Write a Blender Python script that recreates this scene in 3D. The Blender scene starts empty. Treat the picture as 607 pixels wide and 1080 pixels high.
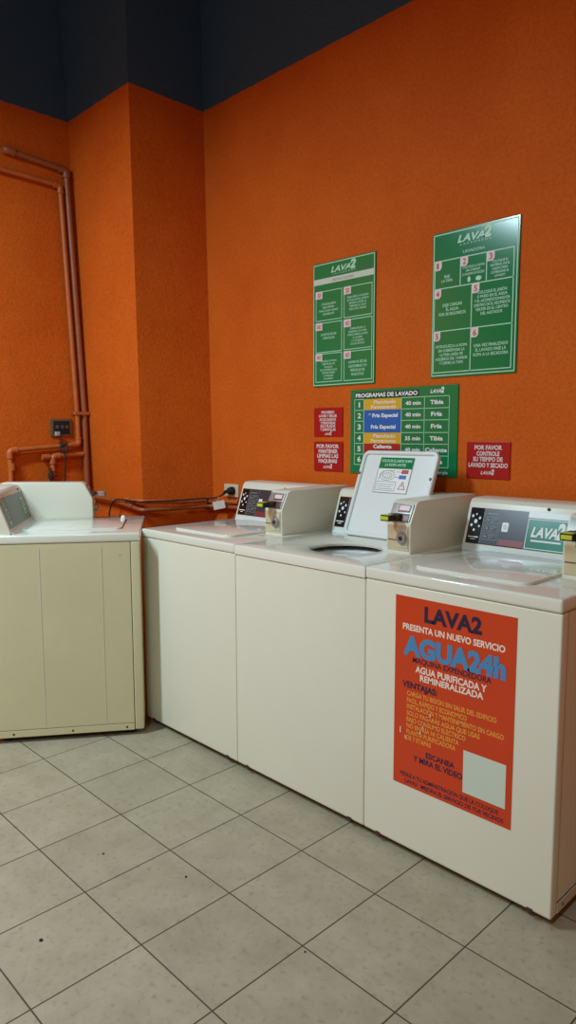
import bpy, bmesh, math, random
from mathutils import Matrix, Vector

S = bpy.context.scene
COL = S.collection
random.seed(7)

# ------------------------------------------------------------------ camera
cam = bpy.data.cameras.new('camera')
cam.sensor_fit = 'VERTICAL'; cam.sensor_height = 24.0
cam.lens = 744.0 / 1080.0 * 24.0
cam.clip_start = 0.02
co = bpy.data.objects.new('camera', cam); COL.objects.link(co)
R_ = Vector((0.69844, 0.71567, -0.00241)); U_ = Vector((-0.07767, 0.07915, 0.99383)); B_ = Vector((0.71144, -0.69394, 0.11086))
m = Matrix((R_, U_, B_)).transposed().to_4x4(); m.translation = Vector((3.24355, -2.52329, 1.35031))
co.matrix_world = m
S.camera = co

# ------------------------------------------------------------------ world, lamps, exposure
W = bpy.data.worlds.new('world'); S.world = W; W.use_nodes = True
W.node_tree.nodes['Background'].inputs[0].default_value = (0.9, 0.95, 1.0, 1)
W.node_tree.nodes['Background'].inputs[1].default_value = 0.25
S.view_settings.view_transform = 'Standard'
S.view_settings.look = 'None'
S.view_settings.gamma = 1.0
S.view_settings.use_curve_mapping = False
S.view_settings.exposure = 0.0


def lamp(name, loc, size, power, color):
    """area light shining down: the tube fitting with a diffuser, and the added fill"""
    l = bpy.data.lights.new(name, 'AREA'); l.shape = 'RECTANGLE'
    l.size, l.size_y = size; l.energy = power; l.color = color
    o = bpy.data.objects.new(name, l); COL.objects.link(o); o.location = loc


LIGHT = (0.70, 0.955, 1.10)
lamp('tube_lamp', (0.35, -2.75, 3.115), (0.2, 1.2), 105, LIGHT)
lamp('rear_fill', (2.9, -3.5, 3.115), (0.2, 1.2), 52, LIGHT)  # added fill light behind the camera, lifts the right-facing sides


# ------------------------------------------------------------------ materials
def srgb(r, g, b):
    f = lambda c: c / 12.92 if c <= 0.04045 else ((c + 0.055) / 1.055) ** 2.4
    return (f(r / 255), f(g / 255), f(b / 255), 1)


def mat(name, col, rough=0.5, metal=0.0, spec=0.5, var=0.0, vscale=8.0, bump=0.0, bscale=80.0, coat=0.0):
    mt = bpy.data.materials.new(name); mt.use_nodes = True
    nt = mt.node_tree; b = nt.nodes['Principled BSDF']
    b.inputs['Base Color'].default_value = col
    b.inputs['Roughness'].default_value = rough
    b.inputs['Metallic'].default_value = metal
    b.inputs['Specular IOR Level'].default_value = spec
    b.inputs['Coat Weight'].default_value = coat
    b.inputs['Coat Roughness'].default_value = 0.06
    if var or bump:
        g = nt.nodes.new('ShaderNodeNewGeometry')
    if var:
        n = nt.nodes.new('ShaderNodeTexNoise'); n.inputs['Scale'].default_value = vscale; n.inputs['Detail'].default_value = 6
        nt.links.new(g.outputs['Position'], n.inputs['Vector'])
        r = nt.nodes.new('ShaderNodeMapRange')
        r.inputs['From Min'].default_value = 0.3; r.inputs['From Max'].default_value = 0.7
        r.inputs['To Min'].default_value = 1 - var; r.inputs['To Max'].default_value = 1 + var
        nt.links.new(n.outputs['Fac'], r.inputs['Value'])
        mx = nt.nodes.new('ShaderNodeMix'); mx.data_type = 'RGBA'; mx.blend_type = 'MULTIPLY'
        mx.inputs['Factor'].default_value = 1.0; mx.inputs['A'].default_value = col
        nt.links.new(r.outputs['Result'], mx.inputs['B'])
        nt.links.new(mx.outputs['Result'], b.inputs['Base Color'])
    if bump:
        n2 = nt.nodes.new('ShaderNodeTexNoise'); n2.inputs['Scale'].default_value = bscale; n2.inputs['Detail'].default_value = 4
        nt.links.new(g.outputs['Position'], n2.inputs['Vector'])
        bp = nt.nodes.new('ShaderNodeBump'); bp.inputs['Strength'].default_value = bump; bp.inputs['Distance'].default_value = 0.01
        nt.links.new(n2.outputs['Fac'], bp.inputs['Height'])
        nt.links.new(bp.outputs['Normal'], b.inputs['Normal'])
    return mt


ORANGE = srgb(212, 92, 22)
NAVY = srgb(68, 94, 132)


def wall_material():
    mt = bpy.data.materials.new('stucco_two_tone_paint'); mt.use_nodes = True
    nt = mt.node_tree; N = nt.nodes; L = nt.links; b = N['Principled BSDF']
    g = N.new('ShaderNodeNewGeometry'); s = N.new('ShaderNodeSeparateXYZ'); L.new(g.outputs['Position'], s.inputs[0])
    wob = N.new('ShaderNodeTexNoise'); wob.inputs['Scale'].default_value = 25; L.new(g.outputs['Position'], wob.inputs['Vector'])
    ma = N.new('ShaderNodeMath'); ma.operation = 'MULTIPLY_ADD'; ma.inputs[1].default_value = 0.012; L.new(wob.outputs['Fac'], ma.inputs[0]); L.new(s.outputs['Z'], ma.inputs[2])
    gt = N.new('ShaderNodeMath'); gt.operation = 'GREATER_THAN'; gt.inputs[1].default_value = 3.108; L.new(ma.outputs[0], gt.inputs[0])
    n = N.new('ShaderNodeTexNoise'); n.inputs['Scale'].default_value = 2.2; n.inputs['Detail'].default_value = 8; n.inputs['Roughness'].default_value = 0.65
    L.new(g.outputs['Position'], n.inputs['Vector'])
    cr = N.new('ShaderNodeValToRGB')
    cr.color_ramp.elements[0].position = 0.3; cr.color_ramp.elements[0].color = srgb(204, 89, 20)
    cr.color_ramp.elements[1].position = 0.72; cr.color_ramp.elements[1].color = srgb(218, 104, 30)
    L.new(n.outputs['Fac'], cr.inputs['Fac'])
    # pits and fine speckle of the rough plaster
    v = N.new('ShaderNodeTexNoise'); v.inputs['Scale'].default_value = 75; v.inputs['Detail'].default_value = 5; L.new(g.outputs['Position'], v.inputs['Vector'])
    sp = N.new('ShaderNodeMapRange'); sp.inputs['From Min'].default_value = 0.3; sp.inputs['From Max'].default_value = 0.6
    sp.inputs['To Min'].default_value = 0.86; sp.inputs['To Max'].default_value = 1.04; L.new(v.outputs['Fac'], sp.inputs['Value'])
    mu = N.new('ShaderNodeMix'); mu.data_type = 'RGBA'; mu.blend_type = 'MULTIPLY'; mu.inputs['Factor'].default_value = 1
    L.new(cr.outputs['Color'], mu.inputs['A']); L.new(sp.outputs['Result'], mu.inputs['B'])
    mx = N.new('ShaderNodeMix'); mx.data_type = 'RGBA'
    L.new(gt.outputs[0], mx.inputs['Factor']); L.new(mu.outputs['Result'], mx.inputs['A']); mx.inputs['B'].default_value = NAVY
    L.new(mx.outputs['Result'], b.inputs['Base Color'])
    b.inputs['Roughness'].default_value = 0.7; b.inputs['Specular IOR Level'].default_value = 0.12
    n1 = N.new('ShaderNodeTexNoise'); n1.inputs['Scale'].default_value = 70; n1.inputs['Detail'].default_value = 5; L.new(g.outputs['Position'], n1.inputs['Vector'])
    n2 = N.new('ShaderNodeTexNoise'); n2.inputs['Scale'].default_value = 9; n2.inputs['Detail'].default_value = 3; L.new(g.outputs['Position'], n2.inputs['Vector'])
    ad = N.new('ShaderNodeMath'); ad.operation = 'MULTIPLY_ADD'; ad.inputs[1].default_value = 0.5; L.new(n2.outputs['Fac'], ad.inputs[0]); L.new(n1.outputs['Fac'], ad.inputs[2])
    bp = N.new('ShaderNodeBump'); bp.inputs['Strength'].default_value = 0.42; bp.inputs['Distance'].default_value = 0.006
    L.new(ad.outputs[0], bp.inputs['Height']); L.new(bp.outputs['Normal'], b.inputs['Normal'])
    return mt


def floor_material():
    sx, ox, oy = 0.3031, 0.8173, -1.5918
    mt = bpy.data.materials.new('square_beige_floor_tiles'); mt.use_nodes = True
    nt = mt.node_tree; N = nt.nodes; L = nt.links; b = N['Principled BSDF']
    g = N.new('ShaderNodeNewGeometry')
    mp = N.new('ShaderNodeVectorMath'); mp.operation = 'SUBTRACT'; mp.inputs[1].default_value = (ox - 30 * sx, oy - 30 * sx, 0)
    L.new(g.outputs['Position'], mp.inputs[0])
    sc = N.new('ShaderNodeVectorMath'); sc.operation = 'SCALE'; sc.inputs['Scale'].default_value = 1 / sx; L.new(mp.outputs[0], sc.inputs[0])
    fr = N.new('ShaderNodeVectorMath'); fr.operation = 'FRACTION'; L.new(sc.outputs[0], fr.inputs[0])
    fl = N.new('ShaderNodeVectorMath'); fl.operation = 'FLOOR'; L.new(sc.outputs[0], fl.inputs[0])
    sp = N.new('ShaderNodeSeparateXYZ'); L.new(fr.outputs[0], sp.inputs[0])
    ds = []
    for ax in ('X', 'Y'):
        a = N.new('ShaderNodeMath'); a.operation = 'SUBTRACT'; L.new(sp.outputs[ax], a.inputs[0]); a.inputs[1].default_value = 0.5
        c = N.new('ShaderNodeMath'); c.operation = 'ABSOLUTE'; L.new(a.outputs[0], c.inputs[0]); ds.append(c)
    mxn = N.new('ShaderNodeMath'); mxn.operation = 'MAXIMUM'; L.new(ds[0].outputs[0], mxn.inputs[0]); L.new(ds[1].outputs[0], mxn.inputs[1])
    gr = N.new('ShaderNodeMapRange'); gr.interpolation_type = 'SMOOTHSTEP'
    gr.inputs['From Min'].default_value = 0.4905; gr.inputs['From Max'].default_value = 0.4955; L.new(mxn.outputs[0], gr.inputs['Value'])
    # mottled ceramic
    n = N.new('ShaderNodeTexNoise'); n.inputs['Scale'].default_value = 7; n.inputs['Detail'].default_value = 9; n.inputs['Roughness'].default_value = 0.72
    L.new(g.outputs['Position'], n.inputs['Vector'])
    cr = N.new('ShaderNodeValToRGB')
    cr.color_ramp.elements[0].position = 0.28; cr.color_ramp.elements[0].color = srgb(150, 137, 112)
    cr.color_ramp.elements[1].position = 0.7; cr.color_ramp.elements[1].color = srgb(172, 158, 133)
    L.new(n.outputs['Fac'], cr.inputs['Fac'])
    wn = N.new('ShaderNodeTexWhiteNoise'); L.new(fl.outputs[0], wn.inputs['Vector'])
    wr = N.new('ShaderNodeMapRange'); wr.inputs['To Min'].default_value = 0.95; wr.inputs['To Max'].default_value = 1.04; L.new(wn.outputs['Value'], wr.inputs['Value'])
    m1 = N.new('ShaderNodeMix'); m1.data_type = 'RGBA'; m1.blend_type = 'MULTIPLY'; m1.inputs['Factor'].default_value = 1
    L.new(cr.outputs['Color'], m1.inputs['A']); L.new(wr.outputs['Result'], m1.inputs['B'])
    # fine brown pores
    v = N.new('ShaderNodeTexNoise'); v.inputs['Scale'].default_value = 55; v.inputs['Detail'].default_value = 3; L.new(g.outputs['Position'], v.inputs['Vector'])
    vr = N.new('ShaderNodeMapRange'); vr.inputs['From Min'].default_value = 0.56; vr.inputs['From Max'].default_value = 0.78; vr.inputs['To Max'].default_value = 0.5
    L.new(v.outputs['Fac'], vr.inputs['Value'])
    m2 = N.new('ShaderNodeMix'); m2.data_type = 'RGBA'; L.new(vr.outputs['Result'], m2.inputs['Factor'])
    L.new(m1.outputs['Result'], m2.inputs['A']); m2.inputs['B'].default_value = srgb(118, 92, 68)
    m3 = N.new('ShaderNodeMix'); m3.data_type = 'RGBA'; L.new(gr.outputs['Result'], m3.inputs['Factor'])
    L.new(m2.outputs['Result'], m3.inputs['A']); m3.inputs['B'].default_value = srgb(74, 62, 46)
    L.new(m3.outputs['Result'], b.inputs['Base Color'])
    b.inputs['Roughness'].default_value = 0.5; b.inputs['Specular IOR Level'].default_value = 0.35
    iv = N.new('ShaderNodeMath'); iv.operation = 'SUBTRACT'; iv.inputs[0].default_value = 1; L.new(gr.outputs['Result'], iv.inputs[1])
    bp = N.new('ShaderNodeBump'); bp.inputs['Strength'].default_value = 0.35; bp.inputs['Distance'].default_value = 0.003
    L.new(iv.outputs[0], bp.inputs['Height']); L.new(bp.outputs['Normal'], b.inputs['Normal'])
    return mt


M = dict(
    wall=wall_material(), floor=floor_material(),
    ceiling=mat('dark_ceiling_paint', srgb(30, 32, 42), 0.8),
    room=mat('plain_room_paint', srgb(212, 160, 112), 0.8, var=0.04, vscale=3),
    enamel=mat('cream_enamel', srgb(226, 221, 200), 0.32, var=0.02, vscale=2.5),
    oldenamel=mat('aged_cream_enamel', srgb(209, 198, 158), 0.36, var=0.035, vscale=4),
    deck=mat('glossy_white_porcelain', srgb(228, 225, 208), 0.12, coat=0.4, var=0.01),
    white=mat('white_plastic', srgb(226, 230, 225), 0.3),
    rail=mat('cream_steel_rail', srgb(205, 198, 175), 0.45, var=0.05, vscale=14),
    dark=mat('dark_gap', srgb(26, 24, 20), 0.8, var=0.1),
    rubber=mat('black_rubber', srgb(22, 21, 20), 0.65, bump=0.1),
    black=mat('black_gloss_panel', srgb(14, 14, 15), 0.12),
    charcoal=mat('charcoal_panel', srgb(58, 60, 66), 0.25, var=0.03),
    greypanel=mat('warm_grey_panel', srgb(84, 86, 78), 0.3, var=0.03),
    lightgrey=mat('light_grey_print', srgb(168, 172, 172), 0.45),
    print=mat('white_print', srgb(236, 238, 232), 0.45),
    red=mat('red_sign_vinyl', srgb(176, 14, 16), 0.35, var=0.03),
    redprint=mat('red_print', srgb(190, 40, 40), 0.45),
    maroon=mat('dull_red_strip', srgb(138, 50, 58), 0.35),
    green=mat('green_sign_plastic', srgb(18, 126, 72), 0.15, spec=0.4, var=0.03, vscale=5),
    teal=mat('teal_sticker', srgb(46, 128, 104), 0.22, var=0.18, vscale=12),
    mint=mat('pale_mint_border', srgb(176, 226, 190), 0.4),
    band=mat('pale_band', srgb(205, 214, 196), 0.4),
    darkgreen=mat('dark_green_edge', srgb(34, 92, 52), 0.4),
    yellow=mat('mustard_cell', srgb(222, 172, 38), 0.4),
    blue=mat('blue_cell', srgb(22, 98, 178), 0.4),
    redcell=mat('red_cell', srgb(176, 32, 24), 0.4),
    blackprint=mat('black_print', srgb(18, 26, 20), 0.5),
    pink=mat('pinkish_white_tag', srgb(226, 210, 204), 0.45),
    poster=mat('orange_red_poster', srgb(206, 62, 20), 0.3, var=0.04, vscale=6),
    navyprint=mat('navy_print', srgb(38, 26, 58), 0.45),
    bluepr=mat('light_blue_print', srgb(72, 136, 182), 0.45),
    gold=mat('golden_print', srgb(236, 160, 62), 0.45),
    cream=mat('cream_print', srgb(244, 222, 204), 0.45),
    steel=mat('brushed_steel', srgb(158, 155, 148), 0.45, metal=0.6, var=0.08, vscale=30),
    mech=mat('dark_coin_mechanism', srgb(84, 62, 58), 0.4, metal=0.5, var=0.15, vscale=60),
    brass=mat('pale_brass_plate', srgb(214, 204, 164), 0.3, metal=0.25, var=0.06, vscale=30),
    slideyel=mat('acid_yellow_tab', srgb(196, 204, 40), 0.35),
    pipe=mat('orange_painted_pipe', srgb(190, 98, 44), 0.45, var=0.1, vscale=18, bump=0.15, bscale=60),
    pipebrown=mat('dirty_brown_painted_pipe', srgb(158, 84, 48), 0.4, var=0.12, vscale=16, bump=0.15, bscale=60),
    socket=mat('ivory_socket_plate', srgb(214, 200, 168), 0.4, var=0.03),
    greyframe=mat('grey_brown_outlet_frame', srgb(112, 84, 58), 0.45),
    paper=mat('paper_tag', srgb(222, 216, 200), 0.7, var=0.04, vscale=40),
    tubsteel=mat('grey_tub_enamel', srgb(168, 170, 168), 0.35, metal=0.3),
    scuff=mat('grey_scuff', srgb(150, 140, 120), 0.7),
)


# ------------------------------------------------------------------ helpers
def empty(name, loc, rz=0.0):
    o = bpy.data.objects.new(name, None); o.empty_display_size = 0.1
    COL.objects.link(o); o.location = loc; o.rotation_euler = (0, 0, rz)
    return o


def tag(o, label, cat, group=None):
    o['label'] = label; o['category'] = cat
    if group: o['group'] = group
    return o




class MB:
    """collects shapes, then links them as one mesh object"""

    def __init__(self): self.bm = bmesh.new(); self.keep = False

    def box(self, lo, hi, bevel=0.0, seg=2):
        r = bmesh.ops.create_cube(self.bm, size=1.0)
        vs = r['verts']
        for v in vs:
            v.co = Vector([lo[i] + (v.co[i] + 0.5) * (hi[i] - lo[i]) for i in range(3)])
        if bevel:
            es = list({e for v in vs for e in v.link_edges})
            bmesh.ops.bevel(self.bm, geom=es, offset=bevel, segments=seg, affect='EDGES', profile=0.6)
        return self

    def prism_x(self, prof, x0, x1, bevel=0.0, seg=2):
        """profile of (y, z) points, counter-clockwise, extruded along x"""
        a = [self.bm.verts.new((x0, y, z)) for y, z in prof]
        b = [self.bm.verts.new((x1, y, z)) for y, z in prof]
        n = len(prof)
        fs = [self.bm.faces.new(a), self.bm.faces.new(list(reversed(b)))]
        for i in range(n):
            fs.append(self.bm.faces.new([a[i], b[i], b[(i + 1) % n], a[(i + 1) % n]]))
        bmesh.ops.recalc_face_normals(self.bm, faces=fs)
        if bevel:
            es = list({e for f in fs for e in f.edges})
            bmesh.ops.bevel(self.bm, geom=es, offset=bevel, segments=seg, affect='EDGES', profile=0.6)
        return self

    def rslab(self, x0, x1, y0, y1, z0, z1, r, bevel=0.0, n=6):
        """slab with rounded corners in plan"""
        pts = []
        for cx, cy, a0 in ((x1 - r, y1 - r, 0), (x0 + r, y1 - r, 90), (x0 + r, y0 + r, 180), (x1 - r, y0 + r, 270)):
            for k in range(n + 1):
                a = math.radians(a0 + 90 * k / n); pts.append((cx + r * math.cos(a), cy + r * math.sin(a)))
        lo = [self.bm.verts.new((x, y, z0)) for x, y in pts]; hi = [self.bm.verts.new((x, y, z1)) for x, y in pts]
        k = len(pts)
        top = self.bm.faces.new(hi); self.bm.faces.new(list(reversed(lo)))
        for i in range(k): self.bm.faces.new([lo[i], lo[(i + 1) % k], hi[(i + 1) % k], hi[i]])
        if bevel:
            bmesh.ops.bevel(self.bm, geom=list(top.edges), offset=bevel, segments=3, affect='EDGES', profile=0.6)
        return self

    def rring(self, x0, x1, y0, y1, z0, z1, r, w, n=6):
        """raised rounded-rectangle frame"""
        def loop(d):
            pts = []; rr = max(r - d, 0.002)
            for cx, cy, a0 in ((x1 - d - rr, y1 - d - rr, 0), (x0 + d + rr, y1 - d - rr, 90), (x0 + d + rr, y0 + d + rr, 180), (x1 - d - rr, y0 + d + rr, 270)):
                for k in range(n + 1):
                    a = math.radians(a0 + 90 * k / n); pts.append((cx + rr * math.cos(a), cy + rr * math.sin(a)))
            return pts
        o, i, q, p = loop(0), loop(w), loop(w * 0.25), loop(w * 0.75)
        rings = [[(x, y, z0) for x, y in o], [(x, y, z1 - (z1 - z0) * .3) for x, y in o], [(x, y, z1) for x, y in q], [(x, y, z1) for x, y in p], [(x, y, z1 - (z1 - z0) * .3) for x, y in i], [(x, y, z0) for x, y in i]]
        vs = [[self.bm.verts.new(c) for c in ring] for ring in rings]; k = len(o)
        for a in range(len(vs)):
            A, B = vs[a], vs[(a + 1) % len(vs)]
            for j in range(k): self.bm.faces.new([A[j], A[(j + 1) % k], B[(j + 1) % k], B[j]])
        return self

    def tube(self, pts, r, n=14, bend=0.0, caps=True):
        """round tube along a path; corners rounded with radius bend"""
        P = [Vector(p) for p in pts]
        if bend:
            Q = [P[0]]
            for i in range(1, len(P) - 1):
                a, b, c = P[i - 1], P[i], P[i + 1]
                d1 = (a - b); d2 = (c - b); k = min(bend, d1.length * .45, d2.length * .45)
                s, e = b + d1.normalized() * k, b + d2.normalized() * k
                for t in range(7):
                    u = t / 6; Q.append(s * (1 - u) ** 2 + b * 2 * u * (1 - u) + e * u ** 2)
            Q.append(P[-1]); P = Q
        rings = []; up = None
        for i, p in enumerate(P):
            if i == 0: t = P[1] - P[0]
            elif i == len(P) - 1: t = P[-1] - P[-2]
            else: t = (P[i + 1] - p).normalized() + (p - P[i - 1]).normalized()
            t = t.normalized()
            if up is None:
                up = Vector((0, 0, 1)) if abs(t.z) < .9 else Vector((1, 0, 0))
            sx = t.cross(up).normalized(); up = sx.cross(t).normalized()
            rr = r[i] if isinstance(r, (list, tuple)) else r
            rings.append([self.bm.verts.new(p + (sx * math.cos(2 * math.pi * k / n) + up * math.sin(2 * math.pi * k / n)) * rr) for k in range(n)])
        for A, B in zip(rings, rings[1:]):
            for k in range(n): self.bm.faces.new([A[k], A[(k + 1) % n], B[(k + 1) % n], B[k]])
        if caps:
            self.bm.faces.new(list(reversed(rings[0]))); self.bm.faces.new(rings[-1])
        return self

    def cyl(self, a, b, r, n=20, bevel=0.0):
        a, b = Vector(a), Vector(b)
        if bevel:
            d = (b - a).normalized() * bevel
            return self.tube([a, a + d, b - d, b], [r - bevel, r, r, r - bevel], n)
        return self.tube([a, b], r, n)

    def lathe(self, prof, c, n=48):
        rings = []
        for r, z in prof:
            rings.append([self.bm.verts.new((c[0] + r * math.cos(2 * math.pi * k / n), c[1] + r * math.sin(2 * math.pi * k / n), c[2] + z)) for k in range(n)])
        for A, B in zip(rings, rings[1:]):
            for k in range(n): self.bm.faces.new([A[k], A[(k + 1) % n], B[(k + 1) % n], B[k]])
        return self

    def xform(self, mtx):
        bmesh.ops.transform(self.bm, matrix=mtx, verts=self.bm.verts); return self

    def build(self, name, material, parent=None, smooth=True, label=None, keep=False):
        if not keep: bmesh.ops.recalc_face_normals(self.bm, faces=self.bm.faces)
        me = bpy.data.meshes.new(name); self.bm.to_mesh(me); self.bm.free()
        me.materials.append(material)
        if smooth:
            me.shade_smooth()
            try: me.set_sharp_from_angle(angle=math.radians(38))
            except Exception: pass
        o = bpy.data.objects.new(name, me); COL.objects.link(o)
        if parent: o.parent = parent
        if label: o['label'] = label
        return o


# ------------------------------------------------------------------ lettering
_tc = {}


def text_mesh(s, bold, shear):
    k = (s, bold, shear)
    if k in _tc: return _tc[k]
    c = bpy.data.curves.new('t', 'FONT'); c.body = s; c.size = 1.0; c.offset = bold; c.shear = shear; c.resolution_u = 3
    o = bpy.data.objects.new('t', c)
    me = bpy.data.meshes.new_from_object(o)
    V = [(v.co.x, v.co.y) for v in me.vertices]; F = [tuple(p.vertices) for p in me.polygons]
    bpy.data.objects.remove(o); bpy.data.curves.remove(c); bpy.data.meshes.remove(me)
    _tc[k] = (V, F); return V, F


CAP = 0.0


def cap_height():
    global CAP
    if not CAP:
        V, _ = text_mesh('H', 0.0, 0.0); CAP = max(v[1] for v in V)
    return CAP


class Print:
    """flat printing in the plane x-z, facing -y, at y = d"""

    def __init__(self, d): self.V = []; self.F = []; self.d = d; self.cut = []

    def seg(self):
        """start a new piece"""
        self.cut.append((len(self.V), len(self.F))); return self

    def text(self, s, x0, x1, z, h, bold=0.02, shear=0.0, rise=0.0):
        V, F = text_mesh(s, bold, shear)
        if not V: return self
        a = min(v[0] for v in V); b = max(v[0] for v in V); kx = (x1 - x0) / max(b - a, 1e-6); kz = h / cap_height()
        n = len(self.V)
        for x, y in V:
            xx = x0 + (x - a) * kx
            self.V.append((xx, self.d, z + y * kz + rise * (xx - x0) / (x1 - x0)))
        for f in F: self.F.append(tuple(i + n for i in f))
        return self

    def ctext(self, s, xc, z, h, aspect=0.62, maxw=None, bold=0.02, shear=0.0):
        V, F = text_mesh(s, bold, shear)
        w = (max(v[0] for v in V) - min(v[0] for v in V)) / cap_height() * h * aspect / 0.72
        if maxw: w = min(w, maxw)
        return self.text(s, xc - w / 2, xc + w / 2, z, h, bold, shear)

    def rect(self, x0, x1, z0, z1):
        n = len(self.V); self.V += [(x0, self.d, z0), (x1, self.d, z0), (x1, self.d, z1), (x0, self.d, z1)]; self.F.append((n, n + 1, n + 2, n + 3)); return self

    def poly(self, pts):
        n = len(self.V); self.V += [(x, self.d, z) for x, z in pts]; self.F.append(tuple(range(n, n + len(pts)))); return self

    def frame(self, x0, x1, z0, z1, w):
        self.rect(x0, x1, z0, z0 + w); self.rect(x0, x1, z1 - w, z1); self.rect(x0, x0 + w, z0 + w, z1 - w); self.rect(x1 - w, x1, z0 + w, z1 - w); return self

    def disc(self, x, z, r, n=14, rz=None):
        return self.poly([(x + r * math.cos(2 * math.pi * k / n), z + (rz or r) * math.sin(2 * math.pi * k / n)) for k in range(n)])

    def ring(self, x, z, r, w, n=24, rz=None):
        rz = rz or r
        for k in range(n):
            a, b = 2 * math.pi * k / n, 2 * math.pi * (k + 1) / n
            self.poly([(x + r * math.cos(a), z + rz * math.sin(a)), (x + r * math.cos(b), z + rz * math.sin(b)), (x + (r - w) * math.cos(b), z + (rz - w) * math.sin(b)), (x + (r - w) * math.cos(a), z + (rz - w) * math.sin(a))])
        return self

    def line(self, xa, za, xb, zb, w):
        d = Vector((xb - xa, zb - za)); d.normalize(); nx, nz = -d.y * w / 2, d.x * w / 2
        return self.poly([(xa + nx, za + nz), (xa - nx, za - nz), (xb - nx, zb - nz), (xb + nx, zb + nz)])

    def build(self, name, material, parent, label=None, mtx=None):
        if self.cut:
            ends = self.cut[1:] + [(len(self.V), len(self.F))]; out = []
            for (v0, f0), (v1, f1) in zip(self.cut, ends):
                if v1 == v0: continue
                q = Print(self.d); q.V = self.V[v0:v1]; q.F = [tuple(i - v0 for i in f) for f in self.F[f0:f1]]
                out.append(q.build(name, material, parent, label, mtx))
            return out
        me = bpy.data.meshes.new(name)
        V = [tuple(mtx @ Vector(v)) for v in self.V] if mtx is not None else self.V
        me.from_pydata(V, [], self.F); me.materials.append(material)
        o = bpy.data.objects.new(name, me); COL.objects.link(o); o.parent = parent
        if label: o['label'] = label
        return o


def logo(p, x0, x1, z, h, sub=True):
    """slanted LAVA with a bigger 2 and the small spaced line below"""
    w = x1 - x0
    p.text('LAVA', x0, x0 + w * 0.80, z, h * 0.72, bold=0.035, shear=0.25)
    p.text('2', x0 + w * 0.73, x1, z + h * 0.02, h * 1.08, bold=0.06, shear=0.25)
    if sub: p.text('L A V A D E R O S', x0 + w * 0.08, x1 - w * 0.02, z - h * 0.34, h * 0.17, bold=0.01)


# ------------------------------------------------------------------ the setting
X0, X1, Y0, ZC = -0.637, 4.7, -5.2, 3.95


def struct(o): o['kind'] = 'structure'; return o


b = MB(); b.box((X0 - .3, Y0 - .3, -.12), (X1 + .3, .3, 0)); struct(b.build('floor', M['floor'], smooth=False))
b = MB(); b.box((X0 - .3, Y0 - .3, ZC), (X1 + .3, .3, ZC + .12)); struct(b.build('ceiling', M['ceiling'], smooth=False))
b = MB(); b.box((X0 - .25, 0, 0), (X1 + .2, .2, ZC)); struct(b.build('wall_back', M['wall'], smooth=False))
b = MB(); b.box((X0 - .2, Y0, 0), (X0, 0, ZC)); struct(b.build('wall_left', M['wall'], smooth=False))
b = MB(); b.box((X1, Y0, 0), (X1 + .2, 0, ZC)); struct(b.build('wall_right', M['room'], smooth=False))
b = MB(); b.box((X0 - .2, Y0 - .2, 0), (X1 + .2, Y0, ZC)); struct(b.build('wall_front', M['room'], smooth=False))
# boxed-in column in the corner, slightly out of plumb


def colpt(top, low, z):
    t = (3.1 - z) / (3.1 - 1.06); return (top[0] + (low[0] - top[0]) * t, top[1] + (low[1] - top[1]) * t, z)


b = MB(); rows = []
NZ = 40
for k in range(NZ + 1):
    z = ZC * k / NZ
    c = [Vector(colpt(*q, z)) for q in (((-.637, -.4715), (-.643, -.40)), ((0, -.4715), (-.075, -.40)), ((0, 0), (.04, 0)))]
    c[0].x = X0 - .02
    rows.append([b.bm.verts.new(c[0].lerp(c[1], t / 6)) for t in range(6)] + [b.bm.verts.new(c[1].lerp(c[2], t / 8)) for t in range(9)])
for A, B in zip(rows, rows[1:]):
    for t in range(len(A) - 1): b.bm.faces.new([A[t], A[t + 1], B[t + 1], B[t]])
struct(b.build('wall_column', M['wall'], keep=True))

# ------------------------------------------------------------------ washing machines
WW = 0.6588; HT = 0.92
BX0, BX1 = 0.522, 0.627     # coin box, across the machine


def open_deck(cx, cy, r, n=64):
    """top panel with a round opening"""
    b = MB(); bm = b.bm
    x0, x1, y0, y1, z0, z1, bv = 0.001, WW - .001, -.004, .655, .882, HT, .008

    def rect_pt(a, d):
        dx, dy = math.cos(a), math.sin(a); t = 1e9
        if dx > 1e-9: t = min(t, (x1 - d - cx) / dx)
        if dx < -1e-9: t = min(t, (x0 + d - cx) / dx)
        if dy > 1e-9: t = min(t, (y1 - d - cy) / dy)
        if dy < -1e-9: t = min(t, (y0 + d - cy) / dy)
        return cx + dx * t, cy + dy * t
    angs = [2 * math.pi * k / n for k in range(n)]
    for X, Y in ((x0, y0), (x1, y0), (x1, y1), (x0, y1)): angs.append(math.atan2(Y - cy, X - cx) % (2 * math.pi))
    angs = sorted(set(round(a, 6) for a in angs)); n = len(angs)
    rings = []
    rings.append([(*rect_pt(a, 0), z0) for a in angs])
    rings.append([(*rect_pt(a, 0), z1 - bv) for a in angs])
    rings.append([(*rect_pt(a, bv * .3), z1 - bv * .3) for a in angs])
    rings.append([(*rect_pt(a, bv), z1) for a in angs])
    for rr, z in ((r + .012, z1), (r + .004, z1 - .003), (r, z1 - .008), (r, z1 - .016), (r + .01, z1 - .016)):
        rings.append([(cx + rr * math.cos(a), cy + rr * math.sin(a), z) for a in angs])
    V = [[bm.verts.new(c) for c in q] for q in rings]
    for A, B in zip(V, V[1:]):
        for k in range(n): bm.faces.new([A[k], A[(k + 1) % n], B[(k + 1) % n], B[k]])
    return b


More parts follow.
